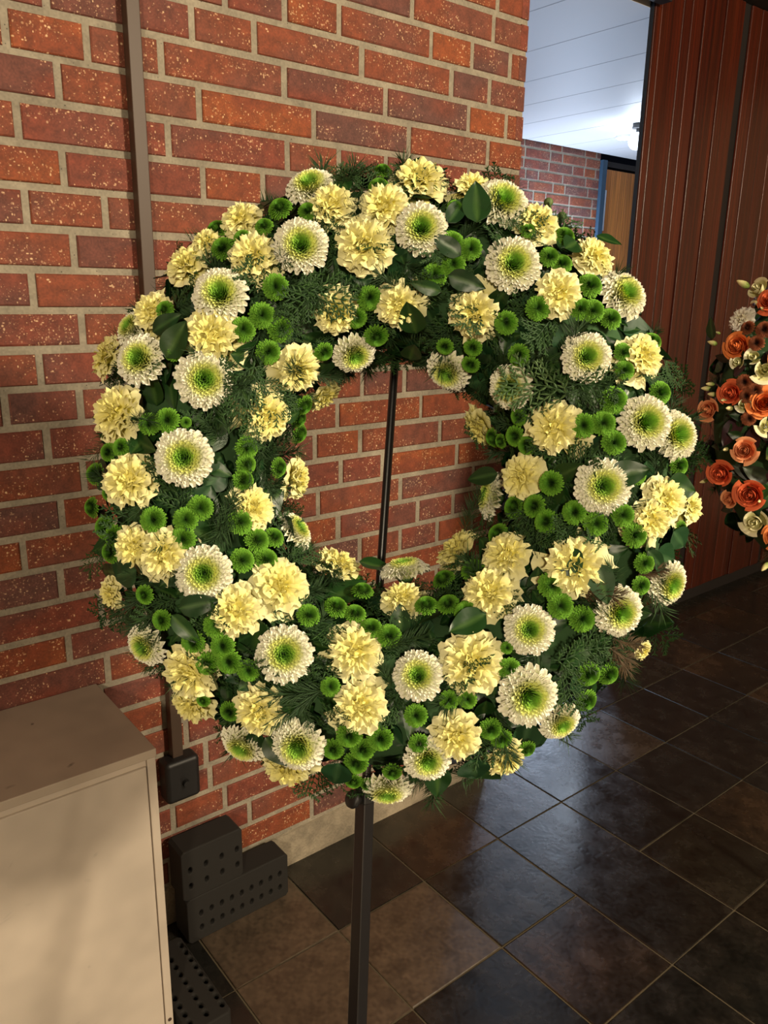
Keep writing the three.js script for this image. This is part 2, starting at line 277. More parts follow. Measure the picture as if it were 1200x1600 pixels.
function globe(x, y, z, radius, color, candela, top, label, group, name) {
  const t = thing(name, label, 'lamp', [x, y, z], group);
  part('globe', new THREE.SphereGeometry(radius, 32, 20), std({ color: lin(0.9, 0.9, 0.9), emissive: color, emissiveIntensity: 6, roughness: 0.4 }), t);
  part('ceiling_rose', new THREE.CylinderGeometry(radius * 0.62, radius * 0.7, 0.03, 24), blackPlastic, t, [0, top - y - 0.015, 0]);
  if (top - y - radius > 0.035) part('stem', new THREE.CylinderGeometry(0.009, 0.009, top - y - radius - 0.02, 12), blackPlastic, t, [0, (top - y + radius - 0.02) / 2, 0]);
  const L = new THREE.PointLight(color, candela, 0, 2); L.castShadow = true; L.shadow.mapSize.set(1024, 1024); L.shadow.radius = radius / 0.02; t.add(L); L.name = 'bulb';
}
globe(4.89, 2.572, -3.475, 0.055, lin(0.72, 0.84, 1), 0.5, LOBBY_TOP, 'small bright globe lamp under the lobby ceiling', null, 'globe_lamp');
{ // added unseen lamp behind the flowers, brightens the far wall and floor reflection
  const t = thing('added_wall_lamp', 'added cool globe lamp, unseen, that brightens the lobby brick wall beside the door', 'lamp', [5.1, 1.72, FAR_Z + 0.2]);
  part('globe', new THREE.SphereGeometry(0.09, 24, 16), std({ color: lin(0.9, 0.9, 0.9), emissive: lin(0.66, 0.8, 1), emissiveIntensity: 8 }), t);
  part('back_plate', new THREE.CylinderGeometry(0.06, 0.06, 0.012, 24).rotateX(Math.PI / 2), blackPlastic, t, [0, 0, -0.192]); part('arm', new THREE.CylinderGeometry(0.01, 0.01, 0.12, 12).rotateX(Math.PI / 2), blackPlastic, t, [0, 0, -0.14]);
  const L = new THREE.PointLight(lin(0.6, 0.76, 1), 5, 0, 2); L.castShadow = true; L.shadow.radius = 4.5; L.name = 'bulb'; t.add(L); }
{ const p = eye.clone().addScaledVector(ray(975, 213), (LOBBY_TOP - EYE) / ray(975, 213).y); const t = thing('spot_lamp', 'small bright spot set into the lobby ceiling', 'lamp', [p.x, LOBBY_TOP, p.z]);
  part('rim', new THREE.CylinderGeometry(0.06, 0.06, 0.012, 24), std({ color: lin(0.7, 0.7, 0.7), roughness: 0.4 }), t, [0, -0.006, 0]);
  part('lens', new THREE.CylinderGeometry(0.045, 0.04, 0.01, 24), std({ color: 0xffffff, emissive: lin(0.72, 0.84, 1), emissiveIntensity: 6 }), t, [0, -0.016, 0]);
  const L = new THREE.PointLight(lin(0.72, 0.84, 1), 0.02, 0, 2); L.position.set(0, -0.06, 0); L.castShadow = true; L.shadow.radius = 2; t.add(L); L.name = 'bulb'; }

// ------------------------------------------------------------------ rest of the hall round the camera
structure('ceiling', box(-4.2, 5.8, HALL_TOP, HALL_TOP + 0.15, WALL_Z - 0.7, 6), darkWood, 'dark ceiling of the hall', 'ceiling');
structure('wall_left', box(-4.2, -4, 0, HALL_TOP, WALL_Z - 0.3, 6), wallPaint, 'plain wall at the near end of the hall', 'wall');
structure('wall_rear', box(-4.2, 5.8, 0, HALL_TOP, 5.8, 6), wallPaint, 'plain wall behind the camera', 'wall');
structure('wall_side', box(5.6, 5.8, 0, HALL_TOP, PART_Z - 0.2, 6), wallPaint, 'plain wall at the far end of the hall', 'wall');
structure('trim_1', box(CORNER - 0.1, PART_X, LOBBY_TOP, HALL_TOP, PART_Z + 0.03, PART_Z + 0.08), darkWood, 'dark beam above the opening to the lobby', 'beam');
HALL_LAMPS.forEach(([x, y, z, cd, label]) => globe(x, y, z, 0.14, WARM, cd, HALL_TOP, label, 'globe lamps of the hall', 'globe_lamp'));

// ------------------------------------------------------------------ flowers
// grid of points -> smooth surface with vertex colours
function sheet(nu, nv, fn) {
  const pos = [], col = [], idx = [], v = V3(0, 0, 0), c = [0, 0, 0];
  for (let j = 0; j <= nv; j++) for (let i = 0; i <= nu; i++) { fn(i / nu, j / nv, v, c); pos.push(v.x, v.y, v.z); col.push(...c); }
  for (let j = 0; j < nv; j++) for (let i = 0; i < nu; i++) { const a = j * (nu + 1) + i, b = a + 1, d = a + nu + 1, e = d + 1; idx.push(a, b, e, a, e, d); }
  const g = new THREE.BufferGeometry(); g.setAttribute('position', new THREE.Float32BufferAttribute(pos, 3)); g.setAttribute('color', new THREE.Float32BufferAttribute(col, 3)); g.setIndex(idx); g.computeVertexNormals(); return g;
}
const mix = (a, b, t) => a.map((x, k) => x + (b[k] - x) * t), clamp = (x, a = 0, b = 1) => Math.max(a, Math.min(b, x)), sm = (a, b, x) => { const t = clamp((x - a) / (b - a)); return t * t * (3 - 2 * t); };
// chrysanthemum head of unit radius, opening along +y
function mumHead(o) {
  const r = rng(o.seed), petals = [], eyeParts = [], GA = 2.399963;
  for (let i = 0; i < o.n; i++) {
    const t = (i + 0.5) / o.n, rr = Math.pow(t, 0.56), th = i * GA + (r() - 0.5) * 0.16;
    const R1 = rr * (1 + (r() - 0.5) * o.ragged), dip = o.dip * Math.exp(-Math.pow(rr / 0.24, 2));
    const H1 = o.height * (1 - o.fall * Math.pow(rr, o.pow)) - dip + (r() - 0.5) * o.ragged * 0.5;
    const R0 = rr * 0.34, H0 = -o.height * 0.15 * rr - 0.05, w = o.width * (0.5 + 0.6 * rr) * (0.85 + 0.3 * r());
    const ca = Math.cos(th), sa = Math.sin(th), tip = o.tip(rr, r()), root = o.root(rr), curl = o.curl * (0.6 + 0.8 * r()) * rr;
    const g = sheet(2, o.seg, (u, v, p, c) => {
      const cr = R0 + (R1 - R0) * 0.62, ch = H1 + (o.height * 0.34 + curl) * (0.35 + 0.65 * rr), k = 1 - v;
      const rad = k * k * R0 + 2 * k * v * cr + v * v * R1, hh = k * k * H0 + 2 * k * v * (ch * 0.72) + v * v * H1;
      const x = (u - 0.5) * 2, ww = w * (0.45 + 0.75 * Math.sin(Math.min(1, v * 1.12) * Math.PI * 0.56)) * (v > 0.92 ? 0.6 : 1), cup = o.cup * w * x * x;
      p.set(ca * rad - sa * x * ww, hh + cup, sa * rad + ca * x * ww);
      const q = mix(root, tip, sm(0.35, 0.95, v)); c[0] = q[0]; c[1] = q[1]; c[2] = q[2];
    });
    (rr < o.eye ? eyeParts : petals).push(g);
  }
  const calyx = new THREE.SphereGeometry(0.34, 10, 6); calyx.scale(1, 0.6, 1); calyx.translate(0, -0.14, 0); calyx.deleteAttribute('uv'); const cc = new Float32Array(calyx.attributes.position.count * 3); for (let i = 0; i < cc.length; i += 3) { cc[i] = 0.03; cc[i + 1] = 0.09; cc[i + 2] = 0.015; } calyx.setAttribute('color', new THREE.BufferAttribute(cc, 3));
  petals.push(calyx);
  return { petals: mergeGeometries(petals), eye: mergeGeometries(eyeParts) };
}
const MUM_WHITE = [0.9, 0.89, 0.74], MUM_YEL = [0.74, 0.78, 0.2], MUM_GRN = [0.2, 0.46, 0.04];
const mumTip = (rr, k) => rr < 0.26 ? mix(MUM_GRN, [0.3, 0.54, 0.05], sm(0.08, 0.26, rr)) : rr < 0.5 ? mix([0.4, 0.62, 0.07], MUM_YEL, sm(0.26, 0.44, rr)) : mix(MUM_YEL, mix(MUM_WHITE, [0.9, 0.86, 0.74], k), sm(0.47, 0.72, rr));
const mumOpt = { n: 230, height: 0.56, fall: 0.98, pow: 2.8, dip: 0.07, width: 0.088, ragged: 0.07, seg: 4, cup: 1.3, curl: 0.12, eye: 0.3, tip: mumTip, root: rr => rr < 0.4 ? [0.2, 0.44, 0.04] : [0.66, 0.72, 0.3] };
const MUMS = [1, 2, 3].map(s => mumHead({ ...mumOpt, seed: 500 + s, ragged: 0.06 + 0.02 * s }));
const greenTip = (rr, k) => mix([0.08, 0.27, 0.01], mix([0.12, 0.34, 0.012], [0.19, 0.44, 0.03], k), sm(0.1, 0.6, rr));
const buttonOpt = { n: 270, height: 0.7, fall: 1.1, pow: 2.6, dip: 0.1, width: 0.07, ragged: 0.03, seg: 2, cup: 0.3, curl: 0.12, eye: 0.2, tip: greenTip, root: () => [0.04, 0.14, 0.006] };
const mergeHead = h => mergeGeometries([h.petals, h.eye]);
const BUTTONS = [1, 2, 3].map(s => mergeHead(mumHead({ ...buttonOpt, seed: 520 + s })));
const bronzeTip = (rr, k) => mix([0.12, 0.03, 0.012], mix([0.3, 0.075, 0.025], [0.4, 0.12, 0.045], k), sm(0.1, 0.7, rr));
const BRONZE = [1, 2].map(s => mergeHead(mumHead({ ...buttonOpt, seed: 540 + s, tip: bronzeTip, root: () => [0.1, 0.03, 0.01] })));
// carnation of unit radius: ruffled, toothed petals
function carnation(seed, inner, outer, loose) {
  const r = rng(seed), gs = [], N = 36;
  for (let i = 0; i < N; i++) {
    const t = (i + 0.5) / N, rim = t > 0.8, th = i * 2.399963 + (r() - 0.5) * 0.5, rr = Math.pow(t, 0.55) * (rim ? 0.92 + (r() - 0.5) * 0.14 + loose * (r() < 0.3 ? 0.3 : 0) : 0.86), H = 0.5 * (1 - Math.pow(rr, 2.2)) + (r() - 0.5) * 0.16;
    const wd = 0.34 + 0.2 * rr + (rim ? 0.06 : 0), amp = rim ? 0.07 : 0.12, fq = 4.5 + r() * 3, ph = r() * 6.28, ph2 = r() * 6.28, ca = Math.cos(th), sa = Math.sin(th), tilt = (r() - 0.5) * 0.5;
    const edge = mix(inner, outer, sm(0.3, 0.95, rr) * 0.8 + 0.2 * r()), fold = mix(inner, [0.66, 0.58, 0.12], 0.35);
    gs.push(sheet(9, 5, (u, v, p, c) => {
      const x = (u - 0.5) * 2, k = 1 - v, P1 = rr * 0.5, tipR = rr * (0.4 + 0.6 * sm(0.1, 0.4, rr)) + 0.14 * sm(0.12, 0.5, rr) * (1 - 0.35 * x * x), tipH = H - (rim ? 0.16 : 0.02);
      let rad = k * k * 0.04 + 2 * k * v * P1 + v * v * tipR, h = k * k * -0.42 + 2 * k * v * (H + 0.06) + v * v * tipH;
      const ruf = amp * v * v, s1 = Math.sin(x * fq + ph), s2 = Math.cos(x * fq * 1.35 + ph2);
      h += ruf * s1 + tilt * x * 0.12 * v; rad += ruf * 0.75 * s2 + 0.045 * v * v * v * (Math.abs(((u * 5.5 + ph) % 1) - 0.5) * 2 - 0.5);
      const y = x * wd * (0.22 + 0.78 * Math.pow(v, 0.75));
      p.set(ca * rad - sa * y, h, sa * rad + ca * y);
      const q = mix(fold, edge, sm(0.4, 1, v)); c[0] = q[0]; c[1] = q[1]; c[2] = q[2];
    }));
  }
  const cal = new THREE.CylinderGeometry(0.2, 0.13, 0.5, 10, 1).toNonIndexed(); cal.translate(0, -0.5, 0); cal.deleteAttribute('uv'); const n = cal.attributes.position.count, cc = new Float32Array(n * 3); for (let i = 0; i < n; i++) { cc[3 * i] = 0.06; cc[3 * i + 1] = 0.16; cc[3 * i + 2] = 0.05; } cal.setAttribute('color', new THREE.BufferAttribute(cc, 3));
  gs.push(sheet(10, 6, (u, v, p, c) => { const a = u * 6.2832, b = v * 1.5, q = 1 + 0.12 * Math.sin(a * 5) * Math.sin(b); p.set(Math.cos(a) * Math.sin(b) * 0.36 * q, 0.02 + 0.3 * Math.cos(b), -Math.sin(a) * Math.sin(b) * 0.36 * q); c[0] = inner[0]; c[1] = inner[1]; c[2] = inner[2]; }));
  return mergeGeometries([...gs.map(g => g.toNonIndexed()), cal]);
}
const CARNATIONS = [1, 2, 3, 4, 5].map(s => carnation(600 + s, [0.82, 0.76, 0.24], [0.9, 0.87, 0.52], s % 2));
const WHITE_CARNATION = carnation(630, [0.8, 0.76, 0.66], [0.86, 0.84, 0.78], 0);
// rose and lisianthus: cupped petals wound round the heart
function rose(seed, n, heart, edge, open) {
  const r = rng(seed), gs = [];
  for (let i = 0; i < n; i++) {
    const t = (i + 0.5) / n, th = i * 2.4 + (r() - 0.5) * 0.4, R = 0.07 + 0.82 * Math.pow(t, 1.1) * open, H = 0.92 - 0.5 * t + (r() - 0.5) * 0.08, half = 1.25 - 0.5 * t, flare = Math.pow(t, 2) * 0.34 * open + 0.02, ph = r() * 6;
    gs.push(sheet(6, 5, (u, v, p, c) => {
      const x = (u - 0.5) * 2, a = th + x * half, top = H * (1 - 0.16 * x * x * x * x + 0.03 * Math.sin(x * 4 + ph));
      const rad = R * (0.32 + 0.8 * Math.sin(v * 1.75)) * (1 + 0.05 * x) * (1 - 0.5 * (1 - t) * sm(0.5, 1, v)) + flare * sm(0.72, 1, v) , h = -0.45 + (top + 0.45) * v - flare * 0.55 * sm(0.82, 1, v);
      p.set(Math.cos(a) * rad, h, Math.sin(a) * rad); const q = mix(heart, edge, sm(0.3, 1, v) * (0.35 + 0.65 * t)); c[0] = q[0]; c[1] = q[1]; c[2] = q[2];
    }));
  }
  return mergeGeometries(gs);
}
const ROSES = [rose(701, 24, [0.72, 0.13, 0.02], [0.82, 0.25, 0.06], 1), rose(702, 24, [0.62, 0.07, 0.015], [0.74, 0.15, 0.05], 1), rose(703, 20, [0.74, 0.2, 0.06], [0.84, 0.38, 0.18], 0.95)];
const LISIANTHUS = [rose(711, 9, [0.6, 0.58, 0.24], [0.84, 0.78, 0.52], 1.1), rose(712, 7, [0.56, 0.56, 0.2], [0.86, 0.82, 0.62], 0.85)];
const budShape = (a, b) => { const g = new THREE.LatheGeometry([[0, -0.5], [0.16, -0.46], [0.3, -0.2], [0.33, 0.05], [0.26, 0.4], [0.12, 0.72], [0, 0.85]].map(q => new THREE.Vector2(...q)), 10).toNonIndexed(); g.deleteAttribute('uv'); const p = g.attributes.position, c = new Float32Array(p.count * 3); for (let i = 0; i < p.count; i++) { const q = mix(a, b, sm(-0.3, 0.4, p.getY(i))); c.set(q, 3 * i); } g.setAttribute('color', new THREE.BufferAttribute(c, 3)); return g; };
const CREAM_BUD = budShape([0.3, 0.42, 0.08], [0.8, 0.72, 0.34]), GREEN_BUD = (() => { const g = new THREE.SphereGeometry(1, 14, 10).toNonIndexed(); g.deleteAttribute('uv'); const p = g.attributes.position, c = new Float32Array(p.count * 3); for (let i = 0; i < p.count; i++) { const s = 0.5 + 0.5 * Math.sin(Math.atan2(p.getZ(i), p.getX(i)) * 8); c.set(mix([0.06, 0.1, 0.03], [0.14, 0.2, 0.06], s), 3 * i); } g.setAttribute('color', new THREE.BufferAttribute(c, 3)); return g; })();
// foliage
function leafShape(seed, len, wid, bend, col, rib) {
  const r = rng(seed), tw = (r() - 0.5) * 0.3;
  return sheet(6, 9, (u, v, p, c) => {
    const x = (u - 0.5) * 2, w = wid * Math.pow(Math.sin(Math.PI * Math.pow(v, 0.72)), 0.8) * (v > 0.985 ? 0 : 1), z = x * w;
    const y = bend * v * v + 0.1 * Math.abs(x) * w * 2 + 0.012 * Math.sin(v * 11 + x * 3) - tw * x * w * v;
    p.set(v * len, y, z);
    const vein = Math.max(1 - Math.abs(x) * 9, 0), q = mix(col, rib, clamp(vein)); c[0] = q[0]; c[1] = q[1]; c[2] = q[2];
  });
}
const LEAVES = [leafShape(801, 1, 0.26, -0.12, [0.009, 0.036, 0.009], [0.036, 0.088, 0.024]), leafShape(802, 1, 0.33, 0.1, [0.011, 0.044, 0.008], [0.044, 0.1, 0.02]), leafShape(803, 1, 0.22, -0.25, [0.014, 0.054, 0.01], [0.05, 0.11, 0.026]), leafShape(804, 0.85, 0.4, -0.06, [0.013, 0.052, 0.017], [0.044, 0.11, 0.04])];
const DARK_LEAVES = [leafShape(811, 1, 0.28, -0.1, [0.035, 0.01, 0.016], [0.06, 0.02, 0.025]), leafShape(812, 1, 0.25, 0.1, [0.02, 0.03, 0.014], [0.04, 0.06, 0.03])];
function blades(list, colA, colB, r) {       // thin four-sided scales and needles: [from, to, width]
  const pos = [], col = [], d = V3(0, 0, 0), s = V3(0, 0, 0), n = V3(0, 0, 0), up = V3(0.13, 1, 0.21);
  for (const [a, b, w] of list) {
    d.subVectors(b, a); s.crossVectors(d, up).normalize().multiplyScalar(w); n.crossVectors(s, d).normalize().multiplyScalar(w * 0.55);
    const m = a.clone().addScaledVector(d, 0.45), k = r(), ca = mix(colA, colB, k * 0.6), cb = mix(colA, colB, 0.3 + 0.7 * k);
    const L = m.clone().sub(s), R = m.clone().add(s), T = m.clone().add(n);
    for (const [p, q, t] of [[a, L, T], [a, T, R], [L, b, T], [T, b, R]]) for (const v of [p, q, t]) { pos.push(v.x, v.y, v.z); col.push(...(v === b ? cb : ca)); }
  }
  const g = new THREE.BufferGeometry(); g.setAttribute('position', new THREE.Float32BufferAttribute(pos, 3)); g.setAttribute('color', new THREE.Float32BufferAttribute(col, 3)); g.computeVertexNormals(); return g;
}
function cypress(seed, colA, colB) {          // flat branching spray along +x
  const r = rng(seed), list = [], P = (x, y, z) => V3(x, y, z);
  const axis = t => P(t, -0.12 * t * t + 0.02 * Math.sin(t * 9), 0.05 * Math.sin(t * 5 + seed));
  for (let i = 0; i < 7; i++) list.push([axis(i / 7), axis((i + 1.15) / 7), 0.02]);
  for (let i = 1; i < 8; i++) for (const s of [-1, 1]) {
    const b = axis(i / 8), L = 0.42 * Math.sin(Math.PI * (0.2 + 0.72 * i / 8)) * (0.8 + 0.4 * r()), an = (0.75 + 0.25 * r()) * s, dir = P(Math.cos(an), (r() - 0.5) * 0.3, Math.sin(an));
    const m = 4; for (let k = 0; k < m; k++) list.push([b.clone().addScaledVector(dir, L * k / m), b.clone().addScaledVector(dir, L * (k + 1.2) / m), 0.017]);
    for (let k = 1; k <= m; k++) for (const q of [-1, 1]) { const c = b.clone().addScaledVector(dir, L * k / (m + 0.4)), a2 = an + q * (0.55 + 0.3 * r()), l2 = L * 0.36 * (1.15 - k / 6); list.push([c, c.clone().add(P(Math.cos(a2) * l2, (r() - 0.5) * 0.05, Math.sin(a2) * l2)), 0.015]); }
  }
  return blades(list, colA, colB, r);
}
const SPRIGS = [1, 2, 3, 4].map(s => cypress(820 + s, [0.01, 0.04, 0.008], [0.038, 0.11, 0.014]));
const PALE_SPRIG = cypress(829, [0.03, 0.08, 0.02], [0.1, 0.17, 0.05]);
function needles(seed, n, colA, colB, w) { const r = rng(seed), list = []; for (let i = 0; i < n; i++) { const t = r(), a = r() * 6.28, o = V3(t * 0.85, -0.1 * t * t, 0), l = 0.22 + 0.2 * r(); list.push([o, o.clone().add(V3(l * (0.5 + 0.4 * r()), Math.sin(a) * l * 0.7, Math.cos(a) * l * 0.7)), w]); } for (let i = 0; i < 6; i++) list.push([V3(i / 6 * 0.85, -0.1 * (i / 6) ** 2, 0), V3((i + 1.1) / 6 * 0.85, -0.1 * ((i + 1.1) / 6) ** 2, 0), 0.02]); return blades(list, colA, colB, r); }
const NEEDLES = [needles(841, 150, [0.01, 0.036, 0.008], [0.04, 0.1, 0.02], 0.008), needles(842, 150, [0.012, 0.04, 0.01], [0.034, 0.085, 0.02], 0.008)];
const HEATHER = needles(851, 130, [0.04, 0.03, 0.012], [0.16, 0.09, 0.04], 0.012);

const petalMat = new THREE.MeshPhysicalMaterial({ vertexColors: true, roughness: 0.75, side: THREE.DoubleSide, sheen: 0.15, sheenRoughness: 0.6 });
const buttonMat = std({ vertexColors: true, roughness: 0.8, side: THREE.DoubleSide });
const leafMat = std({ vertexColors: true, roughness: 0.38, side: THREE.DoubleSide });
const sprigMat = std({ vertexColors: true, roughness: 0.7, side: THREE.DoubleSide });
const foamMat = std({ color: lin(0.035, 0.09, 0.028), roughness: 0.95 }), stemMat = std({ color: lin(0.07, 0.15, 0.04), roughness: 0.7 });

// ------------------------------------------------------------------ wreath: a ring that faces the viewer and leans back on its stand
function ringFrame(px, py, depth, lean, ring, tube, tall) {
  const c = at(px, py, depth), n = ray(px, py).normalize().negate(), up0 = V3(0, 1, 0), right = V3(0, 0, 0).crossVectors(up0, n).normalize();
  n.applyAxisAngle(right, -lean); const up = V3(0, 0, 0).crossVectors(n, right).normalize();
  const toLocal = p => { const d = p.clone().sub(c); return V3(d.dot(right), d.dot(up) / tall, d.dot(n)); };
  const toWorld = q => V3(0, 0, 0).addScaledVector(right, q.x).addScaledVector(up, q.y * tall).addScaledVector(n, q.z);   // relative to c
  const sdf = q => Math.hypot(Math.hypot(q.x, q.y) - ring, q.z) - tube;
  // where the sight line of a pixel meets the ring of flowers, and which way the ring faces there
  function hit(x, y) {
    const d = ray(x, y); let best = null, bd = 1e9, k = depth - 0.4;
    for (let i = 0; i < 160; i++) { const q = toLocal(eye.clone().addScaledVector(d, k)), s = sdf(q); if (s < bd) { bd = s; best = q; } if (s < 0.0004) break; k += Math.max(0.0008, s * 0.7); if (k > depth + 0.4) break; }
    const f = surface(best); if (bd > 0.001 && bd < 0.04) f.pos = toWorld(best); return f;
  }
  function surface(q) { const m = Math.hypot(q.x, q.y), e = V3(q.x / m, q.y / m, 0), o = V3(e.x * (m - ring), e.y * (m - ring), q.z).normalize(); return { pos: toWorld(e.multiplyScalar(ring).addScaledVector(o, tube)), nor: toWorld(o).normalize(), a: Math.atan2(q.y, q.x), b: 0 }; }
  const angles = (a, b, rad) => { const e = V3(Math.cos(a), Math.sin(a), 0), o = e.clone().multiplyScalar(Math.cos(b)).add(V3(0, 0, Math.sin(b))); return { pos: toWorld(e.multiplyScalar(ring).addScaledVector(o, rad)), nor: toWorld(o).normalize(), tan: toWorld(V3(-Math.sin(a), Math.cos(a), 0)).normalize() }; };
  return { c, n, right, up, hit, angles, toWorld, ring, tube, tall };
}
const Yax = V3(0, 1, 0);
function facing(dir, spin) { const q = new THREE.Quaternion().setFromUnitVectors(Yax, dir); return q.multiply(new THREE.Quaternion().setFromAxisAngle(Yax, spin)); }
// lay a leaf or spray (its length along +x, its face +y) at a point: dir = where it points, nor = where its face looks
function lay(dir, nor) { const x = dir.clone().normalize(), z = V3(0, 0, 0).crossVectors(x, nor).normalize(), y = V3(0, 0, 0).crossVectors(z, x); return new THREE.Quaternion().setFromRotationMatrix(new THREE.Matrix4().makeBasis(x, y, z)); }
function foamRing(fr, r) { const g = new THREE.TorusGeometry(fr.ring, r, 16, 72); g.scale(1, fr.tall, 1); const m = new THREE.Matrix4().makeBasis(fr.right, fr.up, fr.n); g.applyMatrix4(m); return g; }

const W = ringFrame(610, 746, 1.0, 0.08, 0.253, 0.12, 1.04);
const wreath = thing('flower_wreath', 'round funeral wreath of white and green chrysanthemums with pale yellow carnations', 'wreath', W.c.toArray());
part('foam_ring', foamRing(W, 0.088), foamMat, wreath);
const toEye = p => eye.clone().sub(p).normalize();
{
  const r = rng(4242);
  const put = (name, geo, mat, x, y, rpx, size, sink, turn = 0.32) => {
    const h = W.hit(x, y), wp = h.pos.clone().add(W.c), depth = wp.clone().sub(eye).dot(ray(600, 800).normalize());
    const s = size ? size : rpx / FOCAL * depth, n = h.nor.clone().addScaledVector(toEye(wp), turn).add(V3((r() - 0.5) * 0.22, (r() - 0.5) * 0.22, (r() - 0.5) * 0.22)).normalize();
    const m = part(name, geo, mat, wreath); m.scale.setScalar(s); m.position.copy(h.pos).addScaledVector(n, -s * sink); m.quaternion.copy(facing(n, r() * 6.28)); return m;
  };
  const mums = [[470,384,46],[658,357,44],[802,413,46],[344,460,47],[319,593,48],[287,715,48],[318,896,47],[444,1022,48],[653,1056,42],[827,984,42],[967,956,43],[825,1088,51],[942,760,47],[1008,660,46],[916,558,42],[798,605,38],[700,580,38],[554,553,37],[768,775,40],[462,828,36],[632,890,40],[485,292,42],[785,316,46],[975,460,43],[1056,680,42],[219,562,44],[205,512,32],[466,1165,46],[605,1232,42],[668,1186,40],[1044,912,40],[228,1008,38],[380,1163,40],[875,1128,36]];
  mums.forEach(([x, y, q], i) => { const v = MUMS[i % 3], m = put('white_chrysanthemum', v.petals, petalMat, x, y, q, 0, 0.2); if (!i) m.userData.label = 'white chrysanthemum head with a green eye'; part('flower_eye', v.eye, petalMat, m); });
  const carns = [[395,400,37],[568,382,43],[600,322,38],[518,320,36],[655,278,40],[740,292,30],[375,342,32],[290,412,34],[322,378,24],[330,523,42],[237,487,32],[165,556,34],[180,645,44],[200,750,41],[418,650,39],[465,577,37],[507,620,30],[466,748,32],[525,487,34],[623,478,33],[740,490,37],[873,458,35],[840,347,34],[930,400,33],[1005,555,34],[865,668,40],[815,745,36],[747,668,32],[1040,782,36],[1018,812,32],[898,885,46],[790,867,38],[712,858,38],[765,925,41],[628,933,32],[530,880,38],[395,793,36],[437,915,45],[368,953,40],[210,855,33],[255,865,37],[295,1050,44],[297,1102,34],[405,1112,40],[555,1018,40],[563,1103,40],[737,1037,48],[713,1152,38],[790,1188,32],[448,1203,36],[1080,792,26],[1006,1018,16],[172,928,24]];
  carns.forEach(([x, y, q], i) => put('yellow_carnation', CARNATIONS[i % 5], petalMat, x, y, q * 1.06, 0, 0.2));
  const greens = [[437,325,20],[338,358,19],[345,385,20],[378,372,15],[412,352,15],[480,328,16],[598,264,15],[592,290,17],[430,448,21],[706,378,20],[736,388,18],[708,412,20],[679,430,20],[712,323,14],[826,358,14],[860,400,17],[880,408,17],[886,365,18],[841,481,20],[923,445,20],[910,480,19],[927,485,19],[957,495,18],[790,505,19],[578,467,20],[556,497,18],[588,526,20],[508,553,16],[380,515,20],[410,493,21],[440,515,21],[420,551,20],[256,484,16],[270,547,17],[261,656,20],[232,662,18],[290,660,9],[475,635,18],[468,678,18],[470,657,16],[388,700,19],[388,725,17],[383,750,18],[437,731,17],[810,555,18],[738,545,15],[735,570,15],[695,542,14],[977,549,16],[978,577,16],[1023,532,16],[960,625,22],[911,665,20],[943,660,20],[961,691,20],[1035,612,19],[1062,690,14],[1063,727,17],[997,743,15],[768,685,16],[808,652,15],[803,682,17],[820,697,16],[861,755,20],[800,790,20],[833,790,19],[853,815,20],[773,832,19],[897,800,20],[932,818,20],[974,805,19],[994,836,21],[1008,880,17],[862,914,22],[876,947,21],[912,968,22],[1003,915,16],[735,886,20],[692,903,19],[666,945,19],[698,940,18],[727,955,19],[555,907,18],[567,920,18],[527,945,20],[556,955,18],[580,980,18],[608,992,20],[483,960,19],[516,1073,16],[545,1152,21],[594,1157,21],[566,1175,20],[555,1197,20],[519,1175,18],[552,1222,15],[575,1226,14],[613,1207,16],[650,1120,19],[655,1163,17],[702,1095,16],[731,1094,15],[768,1143,19],[785,1158,18],[825,1173,15],[797,1046,18],[792,1012,10],[920,1054,20],[956,1056,19],[918,1097,19],[238,812,21],[313,794,21],[290,812,20],[285,843,21],[376,815,21],[405,842,21],[430,838,17],[379,875,20],[418,872,20],[144,740,18],[142,793,17],[166,706,15],[168,770,13],[187,698,15],[160,825,20],[177,838,19],[172,863,18],[337,977,20],[300,1005,20],[322,1038,19],[347,1010,20],[357,1035,20],[388,1048,18],[224,930,16],[250,970,17],[316,1096,12],[358,1113,17],[1066,825,12],[780,690,12]];
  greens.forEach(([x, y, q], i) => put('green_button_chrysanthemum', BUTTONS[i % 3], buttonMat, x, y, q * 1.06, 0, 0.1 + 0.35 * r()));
  for (const [x, y, dx] of [[857, 316, 7], [878, 338, 7]]) {
    const h = W.hit(x, y + 22), p = at(x, y, 1.03).sub(W.c), m = part('green_bud', GREEN_BUD, sprigMat, wreath); m.position.copy(p); m.scale.set(0.0062, 0.0058, 0.0062);
    const c = new THREE.CatmullRomCurve3([p, p.clone().lerp(h.pos, 0.5).add(V3(0.004, 0, 0)), h.pos]); part('bud_stem', new THREE.TubeGeometry(c, 8, 0.0014, 6), stemMat, wreath);
  }
  // leaves the photograph shows singly: pixel, pixel it points to, length in pixels, shape
  const leaf = (x, y, x2, y2, len, v) => { const h = W.hit(x, y), e = W.hit(x2, y2), d = e.pos.clone().sub(h.pos).normalize(), m = part('leaf', LEAVES[v], leafMat, wreath); m.scale.setScalar(len / FOCAL); m.position.copy(h.pos).addScaledVector(h.nor, 0.002); m.quaternion.copy(lay(d.addScaledVector(h.nor, 0.18), h.nor.clone().addScaledVector(toEye(h.pos.clone().add(W.c)), 0.6).normalize())); };
